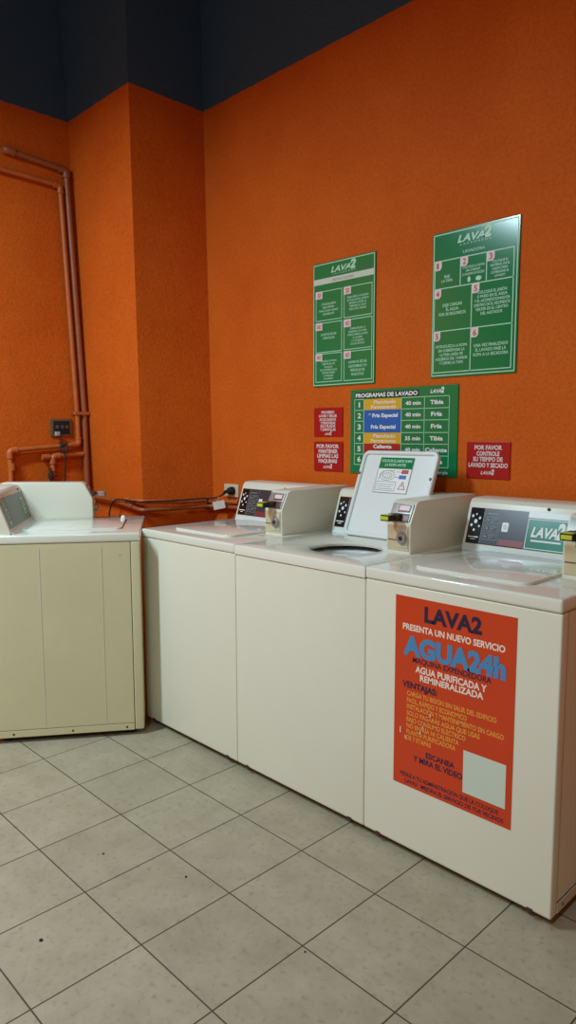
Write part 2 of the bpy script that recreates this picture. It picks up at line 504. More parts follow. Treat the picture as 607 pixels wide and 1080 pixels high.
def panel_things(con, aged, sticker_text):
    """printed control panel lying on the sloped console face; local u = across, v = up the slope"""
    y0, z0, y1, z1 = 0.540, 0.932, 0.592, 1.088
    ang = math.atan2(y1 - y0, z1 - z0); ln = math.hypot(y1 - y0, z1 - z0)
    # maps (u, depth, v) to the sloped face
    mtx = Matrix.Translation((0, y0, z0)) @ Matrix.Rotation(-ang, 4, 'X')
    OLD = [.042, .128, .222, .336, .506]
    us = OLD if aged else [.031, .088, .160, .262, .421]
    ua, ub, va, vb = us[0], us[-1], 0.011, ln - 0.017

    def fx(u):
        for k in range(4):
            if u <= OLD[k + 1] or k == 3: return us[k] + (u - OLD[k]) / (OLD[k + 1] - OLD[k]) * (us[k + 1] - us[k])
    bg = M['greypanel'] if aged else M['black']
    b = MB(); b.box((ua, -.0012, va), (ub, .002, vb)); b.xform(mtx)
    pan = b.build('control_panel', bg, con, smooth=False)
    b = MB(); b.box((us[1], -.0016, va + .002), (us[3], -.0011, vb)); b.xform(mtx)
    b.build('program_plate', M['greypanel'] if aged else M['charcoal'], pan, smooth=False)
    p = Print(-.0024)
    for u, v, r in ((.062, .118, .0045), (.083, .126, .003), (.107, .112, .0045), (.062, .082, .0045), (.085, .098, .0065), (.110, .080, .0035), (.082, .064, .004)):
        p.seg().disc(fx(u), v * .97, r, rz=r * 1.25)
    p.seg().rect(fx(.054), fx(.116), .034, .038); p.seg().rect(fx(.070), fx(.1), .026, .029)
    p.build('button_icon', M['print'], pan, mtx=mtx)
    p = Print(-.0024)
    p.seg().rect(fx(.129), fx(.1308), va + .004, vb - .004); p.seg().rect(fx(.1385), fx(.1395), va + .01, vb - .006); p.seg().rect(fx(.2215), fx(.2225), va + .004, vb - .004)
    for i in range(3):
        zz = .030 + i * .031
        p.seg().frame(fx(.146), fx(.214), zz, zz + .024, .0009)
        for j in range(3): p.seg().rect(fx(.17), fx(.17 + .012 * (j + 1)), zz + .005 + j * .006, zz + .0062 + j * .006)
        p.seg().disc(fx(.156), zz + .012, .003)
    p.seg().rect(fx(.146), fx(.205), .127, .129)
    p.build('program_mark', M['lightgrey'], pan, mtx=mtx)
    if not aged:
        b = MB(); b.box((us[2] + .004, -.0022, va + .004), (us[3] - .002, -.0015, va + .026)); b.xform(mtx); b.build('red_strip', M['maroon'], pan, smooth=False)
        b = MB(); b.rslab(.168, .193, .066, .100, 0, .0008, .004); b.xform(mtx @ Matrix(((1, 0, 0, 0), (0, 0, -1, -.0016), (0, 1, 0, 0), (0, 0, 0, 1))))
        st = b.build('hand_sticker', M['print'], pan, smooth=False)
        p = Print(-.0028); p.ring(.1805, .083, .008, .0015); p.rect(.179, .182, .077, .089); p.build('hand_icon', M['lightgrey'], st, mtx=mtx)
    # sticker with the laundry's logo
    u0, u1, v0, v1 = (us[3], ub - .004, va, vb - .021) if not aged else (.395, .468, .04, .122)
    if not aged:
        b = MB(); b.box((u0, -.0018, v1), (u1, -.0011, vb)); b.xform(mtx); b.build('sticker_header', M['white'], pan, smooth=False)
    b = MB(); b.box((u0, -.0022, v0), (u1, -.0011, v1)); b.xform(mtx); sk = b.build('logo_sticker', M['teal'], pan, smooth=False)
    p = Print(-.003); p.frame(u0 + .003, u1 - .003, v0 + .004, v1 - .004, .0025)
    w = u1 - u0; logo(p, u0 + w * .13, u1 - w * .1, v0 + (v1 - v0) * .42, (v1 - v0) * .4, False)
    p.rect(u0 + w * .15, u1 - w * .15, v0 + (v1 - v0) * .27, v0 + (v1 - v0) * .32)
    p.build('lettering', M['print'] if not aged else M['mint'], sk, mtx=mtx)


def lid_sticker(lid, mtx, w, h):
    p = Print(-.0014); x0, x1 = w * .255, w * .70
    b = MB(); b.box((x0, -.0012, h * .515), (x1, .0, h * .925)); b.xform(mtx); st = b.build('care_sticker', M['print'], lid, smooth=False)
    p = Print(-.0018); p.rect(x0, x1, h * .80, h * .925); p.build('sticker_header', M['green'], st, mtx=mtx)
    p = Print(-.0022)
    p.text('COLOCAR EL JABÓN SOBRE', x0 + .008, x1 - .008, h * .872, .011, .02); p.text('LA ROPA ANTES', x0 + .03, x1 - .035, h * .825, .011, .02)
    p.build('header_lettering', M['mint'], st, mtx=mtx)
    p = Print(-.0018)
    p.frame(x0, x1, h * .515, h * .80, .0016)
    p.frame(x0 + .008, x0 + (x1 - x0) * .63, h * .54, h * .645, .0014)
    for k in range(3): p.rect(x0 + .016, x0 + (x1 - x0) * (.58 - .06 * (k % 2)), h * (.56 + .025 * k), h * (.564 + .025 * k))
    p.ring(x0 + .055, h * .715, .04, .0014, rz=.022); p.ring(x0 + .055, h * .715, .025, .0012, rz=.012)
    for k in range(5): p.line(x0 + .035 + k * .01, h * .675, x0 + .03 + k * .014, h * .75, .001)
    p.line(x0 + .01, h * .66, x0 + .03, h * .765, .0014); p.line(x0 + .03, h * .765, x0 + .09, h * .775, .0014)
    p.build('diagram', M['charcoal'], st, mtx=mtx)
    p = Print(-.002); p.seg().rect(x1 - .075, x1 - .045, h * .757, h * .762); p.rect(x1 - .048, x1 - .014, h * .74, h * .785)
    tx = x1 - .03; p.seg()
    for a, c in (((tx - .017, h * .565), (tx + .017, h * .565)), ((tx + .017, h * .565), (tx, h * .65)), ((tx, h * .65), (tx - .017, h * .565))): p.line(*a, *c, .003)
    p.rect(tx - .0015, tx + .0015, h * .59, h * .62)
    p.build('red_mark', M['redprint'], st, mtx=mtx)
    p = Print(-.002); p.rect(x1 - .075, x1 - .05, h * .697, h * .702); p.rect(x1 - .055, x1 - .02, h * .68, h * .722); p.build('blue_marks', M['blue'], st, mtx=mtx)


def washer(loc, rz, label, lid_open=False, aged=False, body='enamel'):
    root = empty('washing_machine', loc, rz)
    tag(root, label, 'washing machine', 'coin-operated top loading washing machines')
    E_ = M['oldenamel' if aged else body]
    zb, zt = .026, .8805
    # cabinet: side and back sheets behind the wrapped front sheet; open at the top
    b = MB(); t = .004
    b.box((.003, .042, zb + .03), (.003 + t, .645, zt)); b.box((WW - .003 - t, .042, zb + .03), (WW - .003, .645, zt)); b.box((.003, .641, zb + .03), (WW - .003, .645, zt)); b.box((.003, .042, zb + .03), (WW - .003, .645, zb + .034))
    cab = b.build('cabinet', E_, root, smooth=False)
    if aged:
        for yy in (.165, .425):
            s = MB(); s.prism_x([(yy - .0025, .075), (yy + .0025, .075), (yy + .0025, .86), (yy - .0025, .86)], .0016, .0034, .0006); s.build('pressed_rib', M['rail'], cab, smooth=False)
        s = MB(); s.box((.0022, .08, .82), (.0032, .09, .823)); s.build('scratch', M['scuff'], cab, smooth=False)
    # front sheet
    b = MB()
    b.prism_x([(0.0, zb + .004), (0.004, zb), (.039, zb), (.039, zt), (0.0, zt)], .0012, WW - .0012, .005, 3)
    fp = b.build('front_panel', E_, root)
    # foot rail along the bottom of the sides
    b = MB()
    for xa, xb in ((.0008, .006), (WW - .006, WW - .0008)): b.box((xa, .042, zb), (xb, .645, zb + .029), .001)
    b.box((.01, .63, zb), (WW - .01, .645, zb + .029))
    rail = b.build('base_rail', M['rail'] if not aged else E_, root, smooth=False)
    # bolts in the bottom edge
    for xx in (.062, WW - .062):
        s = MB(); s.box((xx - .009, -.0022, zb - .004), (xx + .009, .004, zb + .008), .0015); s.cyl((xx, -.004, zb + .004), (xx, 0, zb + .004), .004, 10); s.build('front_clip', M['mech'], root, smooth=False)
    for side, xa in ((-1, .0004), (1, WW - .0004)):
        for yy in (.075, .31, .56):
            s = MB(); s.cyl((xa, yy, zb + .014), (xa - side * .004, yy, zb + .014), .005, 12); s.build('screw', M['mech'], rail, smooth=False)
    # levelling feet
    for fx in (.05, WW - .05):
        for fy in (.06, .59):
            s = MB(); s.cyl((fx, fy, 0), (fx, fy, .014), .022, 18, .003); s.cyl((fx, fy, .012), (fx, fy, zb + .036), .009, 12); s.build('foot', M['rubber'], root)
    # dark-coloured block standing in for the shade in the kick recess under the cabinet
    b = MB(); b.box((.03, .03, .012), (WW - .03, .62, zb + .03)); b.build('recess_shade', M['dark'], root, smooth=False)
    # top
    if lid_open:
        hc = (.361, .247)
        dk = open_deck(*hc, .137).build('top_panel', M['deck'], root)
        b = MB(); b.lathe([(.23, .885), (.142, .885), (.136, .883), (.134, .879), (.134, .868), (.14, .862)], (*hc, 0)); b.build('tub_ring', M['white'], root, keep=True)
        b = MB(); b.lathe([(.143, .866), (.2, .84), (.205, .5), (.19, .47), (.05, .46), (.02, .47), (.0015, .47)], (*hc, 0)); tb = b.build('tub', M['tubsteel'], root, keep=True)
        b = MB(); b.lathe([(.09, .462), (.05, .52), (.035, .75), (.03, .79), (.0015, .8)], (*hc, 0), 32); b.build('agitator', M['white'], tb, keep=True)
        # lid standing open, leaning on the console
        lw, lh = .386, .380
        ang = math.atan2(.148, .36)
        mtx = Matrix.Translation((.127, .494, .9225)) @ Matrix.Rotation(-ang, 4, 'X')
        up = Matrix(((1, 0, 0, 0), (0, 0, -1, 0), (0, 1, 0, 0), (0, 0, 0, 1)))
        b = MB(); b.rslab(0, lw, 0, lh, -.010, -.001, .03); b.xform(mtx @ up); lid = b.build('lid', M['white'], root, label='white lid standing open, inner side showing')
        b = MB(); b.rring(0, lw, 0, lh, -.003, .009, .03, .016); b.xform(mtx @ up); b.build('lid_rim', M['white'], lid)
        lid_sticker(lid, mtx, lw, lh)
        for u, v, mt_ in ((.007, .275, 'maroon'), (lw - .012, .262, 'greypanel')):
            s = MB(); s.cyl((u, -.012, v), (u, -.003, v), .0065, 14, .002); s.xform(mtx); s.build('bumper', M[mt_], lid)
        for u in (.05, lw - .05):
            s = MB(); s.cyl((.122 + u - .02, .500, .926), (.122 + u + .02, .500, .926), .006, 12); s.build('hinge', M['steel'], lid)
    else:
        b = MB(); b.box((.001, -.004, .882), (WW - .001, .655, HT), .008, 3); dk = b.build('top_panel', M['deck'], root)
        b = MB(); b.rslab(.12, .516, .085, .512, .9185, .9285, .035, .005); lid = b.build('lid', M['deck'], root)
        s = MB(); s.box((.15, .508, .918), (.48, .518, .927), .002); s.build('hinge', M['white'], lid)
    # console
    prof = [(.540, .916), (.540, .932), (.594, 1.091), (.606, 1.104), (.628, 1.108), (.705, 1.108), (.712, 1.10), (.712, .916)]
    b = MB(); b.prism_x(prof, .018, BX0 + .03, .004, 3); con = b.build('console', M['enamel'], root)
    b = MB(); b.prism_x([(.528, .918), (.528, .9215), (.540, .9345), (.545, .9345), (.545, .918)], .03, BX0, .001); b.build('console_trim', M['white'], con)
    panel_things(con, aged, None)
    for xx in (.33,) if not aged else (.452,):
        s = MB(); s.cyl((xx, .5885, 1.0855), (xx, .5975, 1.0825), .0055, 12); s.build('screw', M['rubber'], con, smooth=False)
    # coin box
    b = MB(); b.prism_x([(.285, .918), (.285, 1.028), (.321, 1.098), (.338, 1.107), (.715, 1.111), (.715, .918)], BX0, BX1, .0035, 3)
    cb = b.build('coin_box', M['enamel'], root)
    sm = Matrix.Translation((0, .285, 1.03)) @ Matrix.Rotation(-math.atan2(.036, .07), 4, 'X')   # sloped face
    b = MB(); b.box((BX0 + .007, -.004, .004), (BX1 - .007, .003, .074), .0015); b.xform(sm); mech = b.build('coin_chute_plate', M['steel'], cb)
    b = MB(); b.box((BX0 + .028, -.006, .003), (BX1 - .012, -.003, .034), .001); b.xform(sm); b.build('chute_recess', M['mech'], mech)
    b = MB(); b.box((BX0 + .04, -.0055, .042), (BX1 - .018, -.0035, .066), .001); b.xform(sm); lb = b.build('price_label', M['pink'], mech, smooth=False)
    p = Print(-.0062); p.rect(BX0 + .04, BX1 - .018, .042, .0465); p.frame(BX0 + .038, BX1 - .016, .04, .068, .003); p.build('label_border', M['maroon'], lb, mtx=sm)
    # slide with its yellow grip
    b = MB(); b.box((BX0 + .02, .250, 1.046), (BX0 + .056, .318, 1.054), .001); b.box((BX0 + .014, .272, 1.041), (BX0 + .062, .312, 1.061), .002)
    sl = b.build('coin_slide', M['mech'], cb)
    b = MB(); b.rslab(BX0 + .014, BX0 + .060, .222, .262, 1.0395, 1.0605, .010, .003); gp = b.build('slide_grip', M['rubber'] if not aged else M['steel'], sl)
    if not aged:
        b = MB(); b.box((BX0 + .0205, .2205, 1.0435), (BX0 + .0535, .226, 1.0565), .001); b.box((BX0 + .0205, .226, 1.058), (BX0 + .0535, .256, 1.0615), .001); b.box((BX0 + .0125, .229, 1.0435), (BX0 + .016, .256, 1.0565), .001); b.build('grip_insert', M['slideyel'], gp, label='yellow insert')
    # money box door with its round lock
    b = MB(); b.box((BX0 + .006, .2825, .93), (BX1 - .006, .287, 1.02), .001); dr = b.build('cash_door', M['brass'], cb, smooth=False)
    b = MB(); b.box((BX0 + .05, .2795, .94), (BX1 - .01, .2835, 1.012), .0015); b.build('lock_plate', M['rail'], dr)
    b = MB(); b.cyl((BX0 + .073, .268, .976), (BX0 + .073, .282, .976), .021, 24, .003); lk = b.build('lock', M['steel'], dr)
    b = MB(); b.cyl((BX0 + .073, .2665, .976), (BX0 + .073, .27, .976), .008, 14); b.build('keyhole', M['rubber'], lk)
    b = MB(); b.box((BX0 + .008, .2805, .966), (BX0 + .048, .283, .9685)); b.build('door_seam', M['mech'], dr, smooth=False)
    if aged:
        cb.location.y = -.035
    return root


XL, YF = 0.4851, -0.765
washer((XL, YF, 0), 0, 'cream top-loading washing machine with closed lid, in the row, nearest the orange column')
washer((XL + WW, YF, 0), 0, 'cream top-loading washing machine with its lid standing open and a round drum opening', lid_open=True)
washer((XL + 2 * WW, YF, 0), 0, 'cream top-loading washing machine with an orange advertising poster on its front')
washer((0.602, -0.855, 0), math.atan2(.572, -.820), 'older cream washing machine at left, angled to the row, ribbed side panel facing us', aged=True)

# ------------------------------------------------------------------ poster on the third machine
PX, PZ, PW, PH = 1.926, .2365, .410, .612
po = empty('poster', (PX, YF, PZ)); tag(po, 'orange advertising poster with dark and blue lettering stuck on the washing machine front', 'poster')
b = MB(); b.box((0, -.0014, 0), (PW, -.0001, PH)); b.build('sheet', M['poster'], po, smooth=False)
X = lambda x: x - PX
Z = lambda z: z - PZ
p = Print(-.0018)
p.seg().text('LAVA2', X(2.034), X(2.230), Z(.781), .044, .045)
p.seg().text('MAQUINA EXPENDEDORA', X(1.994), X(2.264), Z(.645), .0165, .02)
p.seg().text('VENTAJAS:', X(1.956), X(2.085), Z(.560), .0185, .04)
p.seg().text('ESCANEA', X(2.049), X(2.151), Z(.353), .0165, .03)
p.seg().text('Y MIRA EL VIDEO', X(2.003), X(2.178), Z(.328), .0175, .03)
p.seg().text('PEDILE A TU ADMINISTRACIÓN QUE LA COLOQUE', X(1.953), X(2.297), Z(.267), .0125, .02)
p.seg().text('LAVA2 · MEJORA EL SERVICIO DE TUS VECINOS', X(1.972), X(2.314), Z(.247), .0125, .02)
p.build('dark_text_line', M['navyprint'], po)
p = Print(-.0022)
p.seg().text('AGUA24h', X(1.958), X(2.308), Z(.668), .055, .055)
p.build('blue_text_line', M['bluepr'], po)
p = Print(-.0018)
p.seg().text('PRESENTA UN NUEVO SERVICIO', X(1.955), X(2.303), Z(.744), .0185, .03)
p.seg().text('AGUA PURIFICADA Y', X(2.005), X(2.250), Z(.616), .0195, .03)
p.seg().text('REMINERALIZADA', X(2.022), X(2.240), Z(.592), .0185, .03)
for xa, za, xb, zb in ((1.951, .405, 1.951, .425), (1.972, .39, 1.969, .402), (2.062, .495, 2.061, .475), (2.024, .44, 2.027, .42), (2.038, .455, 2.034, .44)):
    p.seg().line(X(xa), Z(za), X(xb), Z(zb), .003)
p.build('white_text_line', M['cream'], po)
p = Print(-.0018)
for s, xr, z in (('CARGA TU BIDÓN SIN SALIR DEL EDIFICIO', 2.283, .535), ('FACIL, RÁPIDO Y ECONOMICO', 2.188, .513), ('INSTALACIÓN Y MANTENIMIENTO SIN CARGO', 2.307, .4925), ('SOLO PAGARÁS AGUA QUE USAS', 2.232, .471), ('BAJO CONSUMO ELÉCTRICO', 2.186, .4505), ('NO ENFRÍA NI CALIENTA', 2.164, .430), ('PLANTA PURIFICADORA', 2.153, .410), ('DE 7 ETAPAS', 2.067, .390)):
    p.seg().text(s, X(1.975), X(xr), Z(z), .0142, .02)
p.build('golden_text_line', M['gold'], po)
b = MB(); b.box((X(2.180), -.0018, Z(.2915)), (X(2.317), -.001, Z(.4215))); b.build('blank_square', M['band'], po, smooth=False)


# ------------------------------------------------------------------ signs on the wall
def sign(name, label, x0, x1, z0, z1, material, edge=None):
    r = empty(name, (x0, -.002, z0)); tag(r, label, 'sign')
    b = MB(); b.box((0, -.004, 0), (x1 - x0, .0025, z1 - z0), .0008); b.build('panel', material, r, smooth=False)
    return r, x1 - x0, z1 - z0


PD = -.0046
# do / don't sign
r, w, h = sign('instruction_sign', 'green laundry sign with six ruled boxes tagged SI and NO, left of the taller pair', .8385, 1.2185, 1.5725, 2.147, M['green'])
T = lambda u, v: (u * w, (1 - v) * h)
p = Print(PD); p.frame(.004, w - .004, .005, h - .005, .0042)
boxes = [(.05, .487, .226, .465), (.517, .957, .226, .468), (.05, .489, .48, .722), (.519, .96, .482, .72), (.05, .49, .73, .964), (.522, .962, .732, .966)]
for a, c, d, e in boxes: p.frame(a * w, c * w, (1 - e) * h, (1 - d) * h, .0034)
p.build('border_lines', M['mint'], r)
p = Print(PD - .0002); p.rect(.008, w - .006, (1 - .172) * h, (1 - .125) * h); p.build('title_band', M['band'], r)
p = Print(PD - .0006); p.seg().text('INSTRUCCIONES', w * .33, w * .67, (1 - .16) * h, .010, .01); p.build('title_line', M['scuff'], r)
p = Print(PD - .0004); logo(p.seg(), w * .305, w * .705, (1 - .090) * h, .034)
tx = [(['UTILIZAR JABÓN', 'BAJA ESPUMA', 'PARA LAVAR A MANO', 'SUAVIZANTE'], .34, .0095), (['DEJAR LIBRE LA MAQUINA', 'AL FINALIZAR EL LAVADO', 'RETIRAR LA ROPA AL', 'TERMINAR EL CICLO', 'PARA OTRO VECINO'], .318, .0085), (['LAVAR NI SECAR', 'ZAPATILLAS'], .585, .0105), (['SOBRECARGAR LA', 'MAQUINA CON ROPA', 'PUEDE DAÑAR LA ROPA', 'EL LAVADO', 'Y LA MAQUINA', 'DE LOS VECINOS'], .565, .0085), (['MONEDAS NI FICHAS', 'OBJETOS EN LOS', 'BOLSILLOS', 'DE LAS PRENDAS QUE', 'PUEDAN DAÑAR', 'LA MAQUINA', 'DE LAVADO'], .80, .0085), (['LAVAR NI SECAR', 'ALFOMBRAS Y/O', 'PRENDAS DE', 'MASCOTAS'], .83, .0115)]
for (a, c, d, e), (ls, v0, th) in zip(boxes, tx):
    for i, s in enumerate(ls): p.seg().ctext(s, (a + c) / 2 * w, (1 - v0 - i * (th * 1.62) / h) * h, th, maxw=(c - a) * w * .9, bold=.02)
p.build('text_line', M['mint'], r)
p = Print(PD - .0006)
for a, c, d, e in boxes: p.seg().rect(a * w - .001, a * w + .043, (1 - d) * h - .034, (1 - d) * h + .001)
tags = p.build('word_tag', M['pink'], r)
p = Print(PD - .001)
for (a, c, d, e), s in zip(boxes, ('SI', 'SI', 'NO', 'NO', 'NO', 'NO')):
    p.seg().text(s, a * w + (.010 if s == 'NO' else .012), a * w + (.036 if s == 'NO' else .031), (1 - d) * h - .027, .019, .02)
for o_, t_ in zip(p.build('tag_letters', M['redprint'], r), tags): o_.parent = t_

# numbered how-to sign
r, w, h = sign('instruction_sign', 'large green laundry sign with seven numbered boxes, rightmost and highest on the wall', 1.5165, 1.9005, 1.5775, 2.1555, M['green'])
p = Print(PD); p.frame(.005, w - .005, .006, h - .006, .0042)
fx0, fx1, fz0, fz1 = .03 * w, .95 * w, (1 - .968) * h, (1 - .19) * h
p.frame(fx0, fx1, fz0, fz1, .004)
za, zb_ = (1 - .383) * h, (1 - .677) * h
p.rect(fx0, fx1, za - .002, za + .002); p.rect(fx0, fx1, zb_ - .002, zb_ + .002)
p.rect(.346 * w - .002, .346 * w + .002, za, fz1); p.rect(.648 * w - .002, .648 * w + .002, za, fz1); p.rect(.486 * w - .002, .486 * w + .002, fz0, za)
p.build('border_lines', M['mint'], r)
p = Print(PD - .0004); logo(p.seg(), w * .305, w * .70, (1 - .092) * h, .036)
p.seg().text('LAVADORA', w * .373, w * .625, (1 - .168) * h, .011, .01)
cells = [(.03, .346, .19, ['BAJE', 'LA TAPA'], .295, .0105), (.346, .648, .19, ['COLOQUE LA ROPA', 'SIN CARGAR', 'LA MAQUINA EN EXCESO'], .258, .0088), (.648, .95, .19, ['COLOQUE EL', 'MATERIAL EN EL', 'CAJON PARA', 'COMENZAR EL', 'LAVADO'], .255, .0088), (.03, .486, .383, ['DEJE CARGAR', 'EL AGUA', 'POR 30 SEGUNDOS'], .49, .0115), (.486, .95, .383, ['COLOQUE EL JABÓN', 'O PAÑO EN EL AGUA', 'Y EL ACONDICIONADOR', 'DENTRO DE EL RECIPIENTE', 'VERTER EN EL CENTRO', 'DEL AGITADOR'], .44, .0105), (.03, .486, .677, ['INTRODUZCA LA ROPA', 'SIN SOBREPASAR LA', 'ULTIMA LINEA DE', 'AGUJEROS DEL TAMBOR', 'Y CIERRE LA TAPA'], .775, .0108), (.486, .95, .677, ['UNA VEZ FINALIZADO', 'EL LAVADO PASE LA', 'ROPA A LA SECADORA'], .79, .0115)]
for a, c, d, ls, v0, th in cells:
    for i, s in enumerate(ls): p.seg().ctext(s, (a + c) / 2 * w, (1 - v0) * h - i * th * 1.55 - th, th, maxw=(c - a) * w * .86, bold=.02)
p.seg().disc(.45 * w, (1 - .35) * h, .007, rz=.011); p.seg().disc(.56 * w, (1 - .352) * h, .013, rz=.009)
p.build('text_line', M['mint'], r)
p = Print(PD - .0006)
for a, c, d, *_ in cells: p.seg().poly([(a * w, (1 - d) * h), (a * w, (1 - d) * h - .038), (a * w + .026, (1 - d) * h - .038), (a * w + .034, (1 - d) * h - .028), (a * w + .034, (1 - d) * h)])
tags = p.build('number_tag', M['pink'], r)
p = Print(PD - .001)
for (a, c, d, *_), s in zip(cells, '1234556'):
    p.seg().text(s, a * w + .010, a * w + (.020 if s == '1' else .025), (1 - d) * h - .031, .022, .025)
for o_, t_ in zip(p.build('tag_letters', M['redprint'], r), tags): o_.parent = t_

# table of washing programmes
r, w, h = sign('programme_sign', 'wide green sign with a table of washing programmes, partly hidden by the open lid', 1.0795, 1.6525, 1.166, 1.5475, M['green'])
p = Print(PD - .0002); p.rect(.048 * w, .665 * w, (1 - .105) * h, (1 - .035) * h); p.build('title_strip', M['blackprint'], r)
cx = [.046, .141, .508, .717, .93]; rz = [.117, .245, .374, .512, .64, .768, .895]
for name, rows, mt_ in (('yellow_cell', (0, 3), 'yellow'), ('blue_cell', (1, 2), 'blue'), ('red_cell', (4, 5), 'redcell')):
    p = Print(PD - .0002)
    for q in rows: p.seg().rect(cx[1] * w, cx[2] * w, (1 - rz[q + 1]) * h, (1 - rz[q]) * h)
    p.build(name, M[mt_], r)
p = Print(PD - .0005)
for q in cx: p.rect(q * w - .0014, q * w + .0014, (1 - rz[-1]) * h, (1 - rz[0]) * h)
for q in rz: p.rect(cx[0] * w, cx[1] * w, (1 - q) * h - .0014, (1 - q) * h + .0014); p.rect(cx[2] * w, cx[-1] * w, (1 - q) * h - .0014, (1 - q) * h + .0014)
p.build('table_lines', M['mint'], r)
p = Print(PD - .0006); p.seg().text('PROGRAMAS DE LAVADO', .056 * w, .655 * w, (1 - .092) * h, .0165, .04)
logo(p.seg(), .767 * w, .885 * w, (1 - .082) * h, .020, False)
rows = [(('Planchado', 'Permanente'), '40 min', 'Tibia'), (('* Fría Especial',), '40 min', 'Fría'), (('Fría Especial',), '40 min', 'Fría'), (('Planchado', 'Permanente'), '35 min', 'Tibia'), (('Caliente',), '40 min', 'Caliente'), (('Tibia',), '40 min', 'Tibia')]
for i, (a, t_, c) in enumerate(rows):
    zc = (1 - (rz[i] + rz[i + 1]) / 2) * h
    p.seg().text(str(i + 1), (.078 if i else .088) * w, (.112 if i else .101) * w, zc - .011, .022, .03)
    if i not in (0, 3):
        a0, a1 = {1: (.19, .475), 2: (.215, .455), 4: (.24, .42), 5: (.27, .40)}[i]
        p.seg().text(a[0], a0 * w, a1 * w, zc - (.008 if i < 4 else -.004), .0155, .035)
    p.seg().text(t_, .545 * w, .685 * w, zc - .008, .0155, .035)
    cw = {'Tibia': .115, 'Fría': .095, 'Caliente': .19}[c]; p.seg().text(c, (.824 - cw / 2) * w, (.824 + cw / 2) * w, zc - .008, .0165, .035)
p.seg().text('* Lava con agua fría', .5 * w, .78 * w, (1 - .965) * h, .012, .03); p.seg().text('Energía', .80 * w, .93 * w, (1 - .965) * h, .013, .03)
p.build('text_line', M['print'], r)
p = Print(PD - .0006)
for i in (0, 3):
    zc = (1 - (rz[i] + rz[i + 1]) / 2) * h
    p.seg().text('Planchado', .24 * w, .455 * w, zc + .003, .0145, .03); p.seg().text('Permanente', .215 * w, .46 * w, zc - .019, .0145, .03)
p.build('pale_text_line', M['cream'], r)


def red_sign(label, x0, x1, z0, z1, lines, lg):
    r, w, h = sign('notice_sign', label, x0, x1, z0, z1, M['red'])
    r['group'] = 'small red notices'
    p = Print(PD - .0003)
    for s, a, c, v, th in lines: p.seg().text(s, a * w, c * w, (1 - v) * h, th * h, .04)
    logo(p.seg(), lg[0] * w, lg[1] * w, (1 - lg[2]) * h, lg[3] * h, False)
    p.build('text_line', M['pink'], r)


red_sign('small red notice with six white lines about clothes in the machines, above another red notice', .8465, 1.030, 1.3345, 1.4715,
         [('PROHIBIDO', .27, .73, .20, .085), ('LAVAR Y SECAR', .18, .82, .325, .085), ('ACOLCHADOS', .20, .78, .45, .085), ('Y FRAZADAS', .24, .76, .57, .085), ('DE 2 PLAZAS', .24, .76, .68, .085), ('Y ZAPATILLAS', .23, .77, .80, .085)], (.40, .63, .945, .10))
red_sign('small red notice with four bold white lines, lower left, right below another red notice', .8465, 1.032, 1.1685, 1.310,
         [('POR FAVOR', .10, .88, .215, .12), ('MANTENER', .17, .84, .385, .12), ('LIMPIAS LAS', .12, .86, .545, .12), ('MAQUINAS', .17, .82, .715, .12)], (.34, .65, .90, .12))
red_sign('red notice about timing the wash and drying, right of the programme table', 1.6985, 1.8885, 1.1695, 1.315,
         [('POR FAVOR', .19, .825, .21, .11), ('CONTROLE', .24, .77, .375, .11), ('SU TIEMPO DE', .16, .845, .525, .11), ('LAVADO Y SECADO', .055, .96, .69, .11)], (.345, .66, .885, .12))

# ------------------------------------------------------------------ pipes on the left wall
XP = X0 + .026


def pipe(name, label, path, r, material, bend=.03, elbows=(), couplings=()):
    root = empty(name, path[0]); tag(root, label, 'pipe')
    o = Vector(path[0]); P = [Vector(q) - o for q in path]
    b = MB(); b.tube(P, r, 16, bend); b.build('tube', material, root)
    for i in elbows:
        a, c, d = P[i - 1], P[i], P[i + 1]
        d1 = (a - c).normalized(); d2 = (d - c).normalized()
        s = MB(); l1 = min(.042, (a - c).length); l2 = min(.042, (d - c).length); s.tube([c + d1 * l1, c, c + d2 * l2], r * 1.28, 16, .028)
        s.tube([c + d1 * l1, c + d1 * (l1 - .01)], r * 1.42, 16); s.tube([c + d2 * l2, c + d2 * (l2 - .01)], r * 1.42, 16)
        s.build('elbow', material, root)
    for q, ax in couplings:
        q = Vector(q) - o; ax = Vector(ax).normalized()
        s = MB(); s.tube([q - ax * .02, q + ax * .02], r * 1.35, 16); s.build('coupling', material, root)
    return root


pipe('water_pipe', 'thicker painted riser pipe in the corner, its top turning left into an elbow',
     [(X0 + .0015, -.843, 2.850), (XP, -.843, 2.850), (XP, -.506, 2.826), (XP, -.443, 1.470), (XP, -.434, .30)], .0165, M['pipebrown'], elbows=(1, 2))
pipe('water_pipe', 'thinner orange riser pipe left of the corner riser, with a long top run',
     [(XP, -1.55, 2.762), (XP, -.545, 2.735), (XP, -.489, 1.475), (XP, -.486, 1.288), (XP, -.90, 1.259), (XP, -.886, .35)], .0135, M['pipe'], elbows=(1, 3, 4), couplings=(((XP, -.891, 1.17), (0, 0, 1)),))
t = pipe('water_pipe', 'short orange branch pipe with a tap valve, running left from the corner riser',
         [(XP, -.4595, 1.231), (XP, -.652, 1.221), (XP, -.652, 1.14)], .014, M['pipe'], elbows=(1,))
b = MB(); b.tube([(0, -.21, -.012), (0, -.255, -.012)], .016, 16); b.build('end_plug', M['pipe'], t)
b = MB(); b.tube([(0, -.207, -.075), (0, -.207, -.105), (0, -.207, -.106), (0, -.207, -.135), (0, -.207, -.136), (0, -.207, -.20)], [.011, .011, .016, .016, .01, .01], 14); b.tube([(.0, -.207, -.12), (.035, -.207, -.12)], .006, 10); b.box((.03, -.235, -.126), (.038, -.18, -.114), .002); b.build('valve', M['mech'], t)
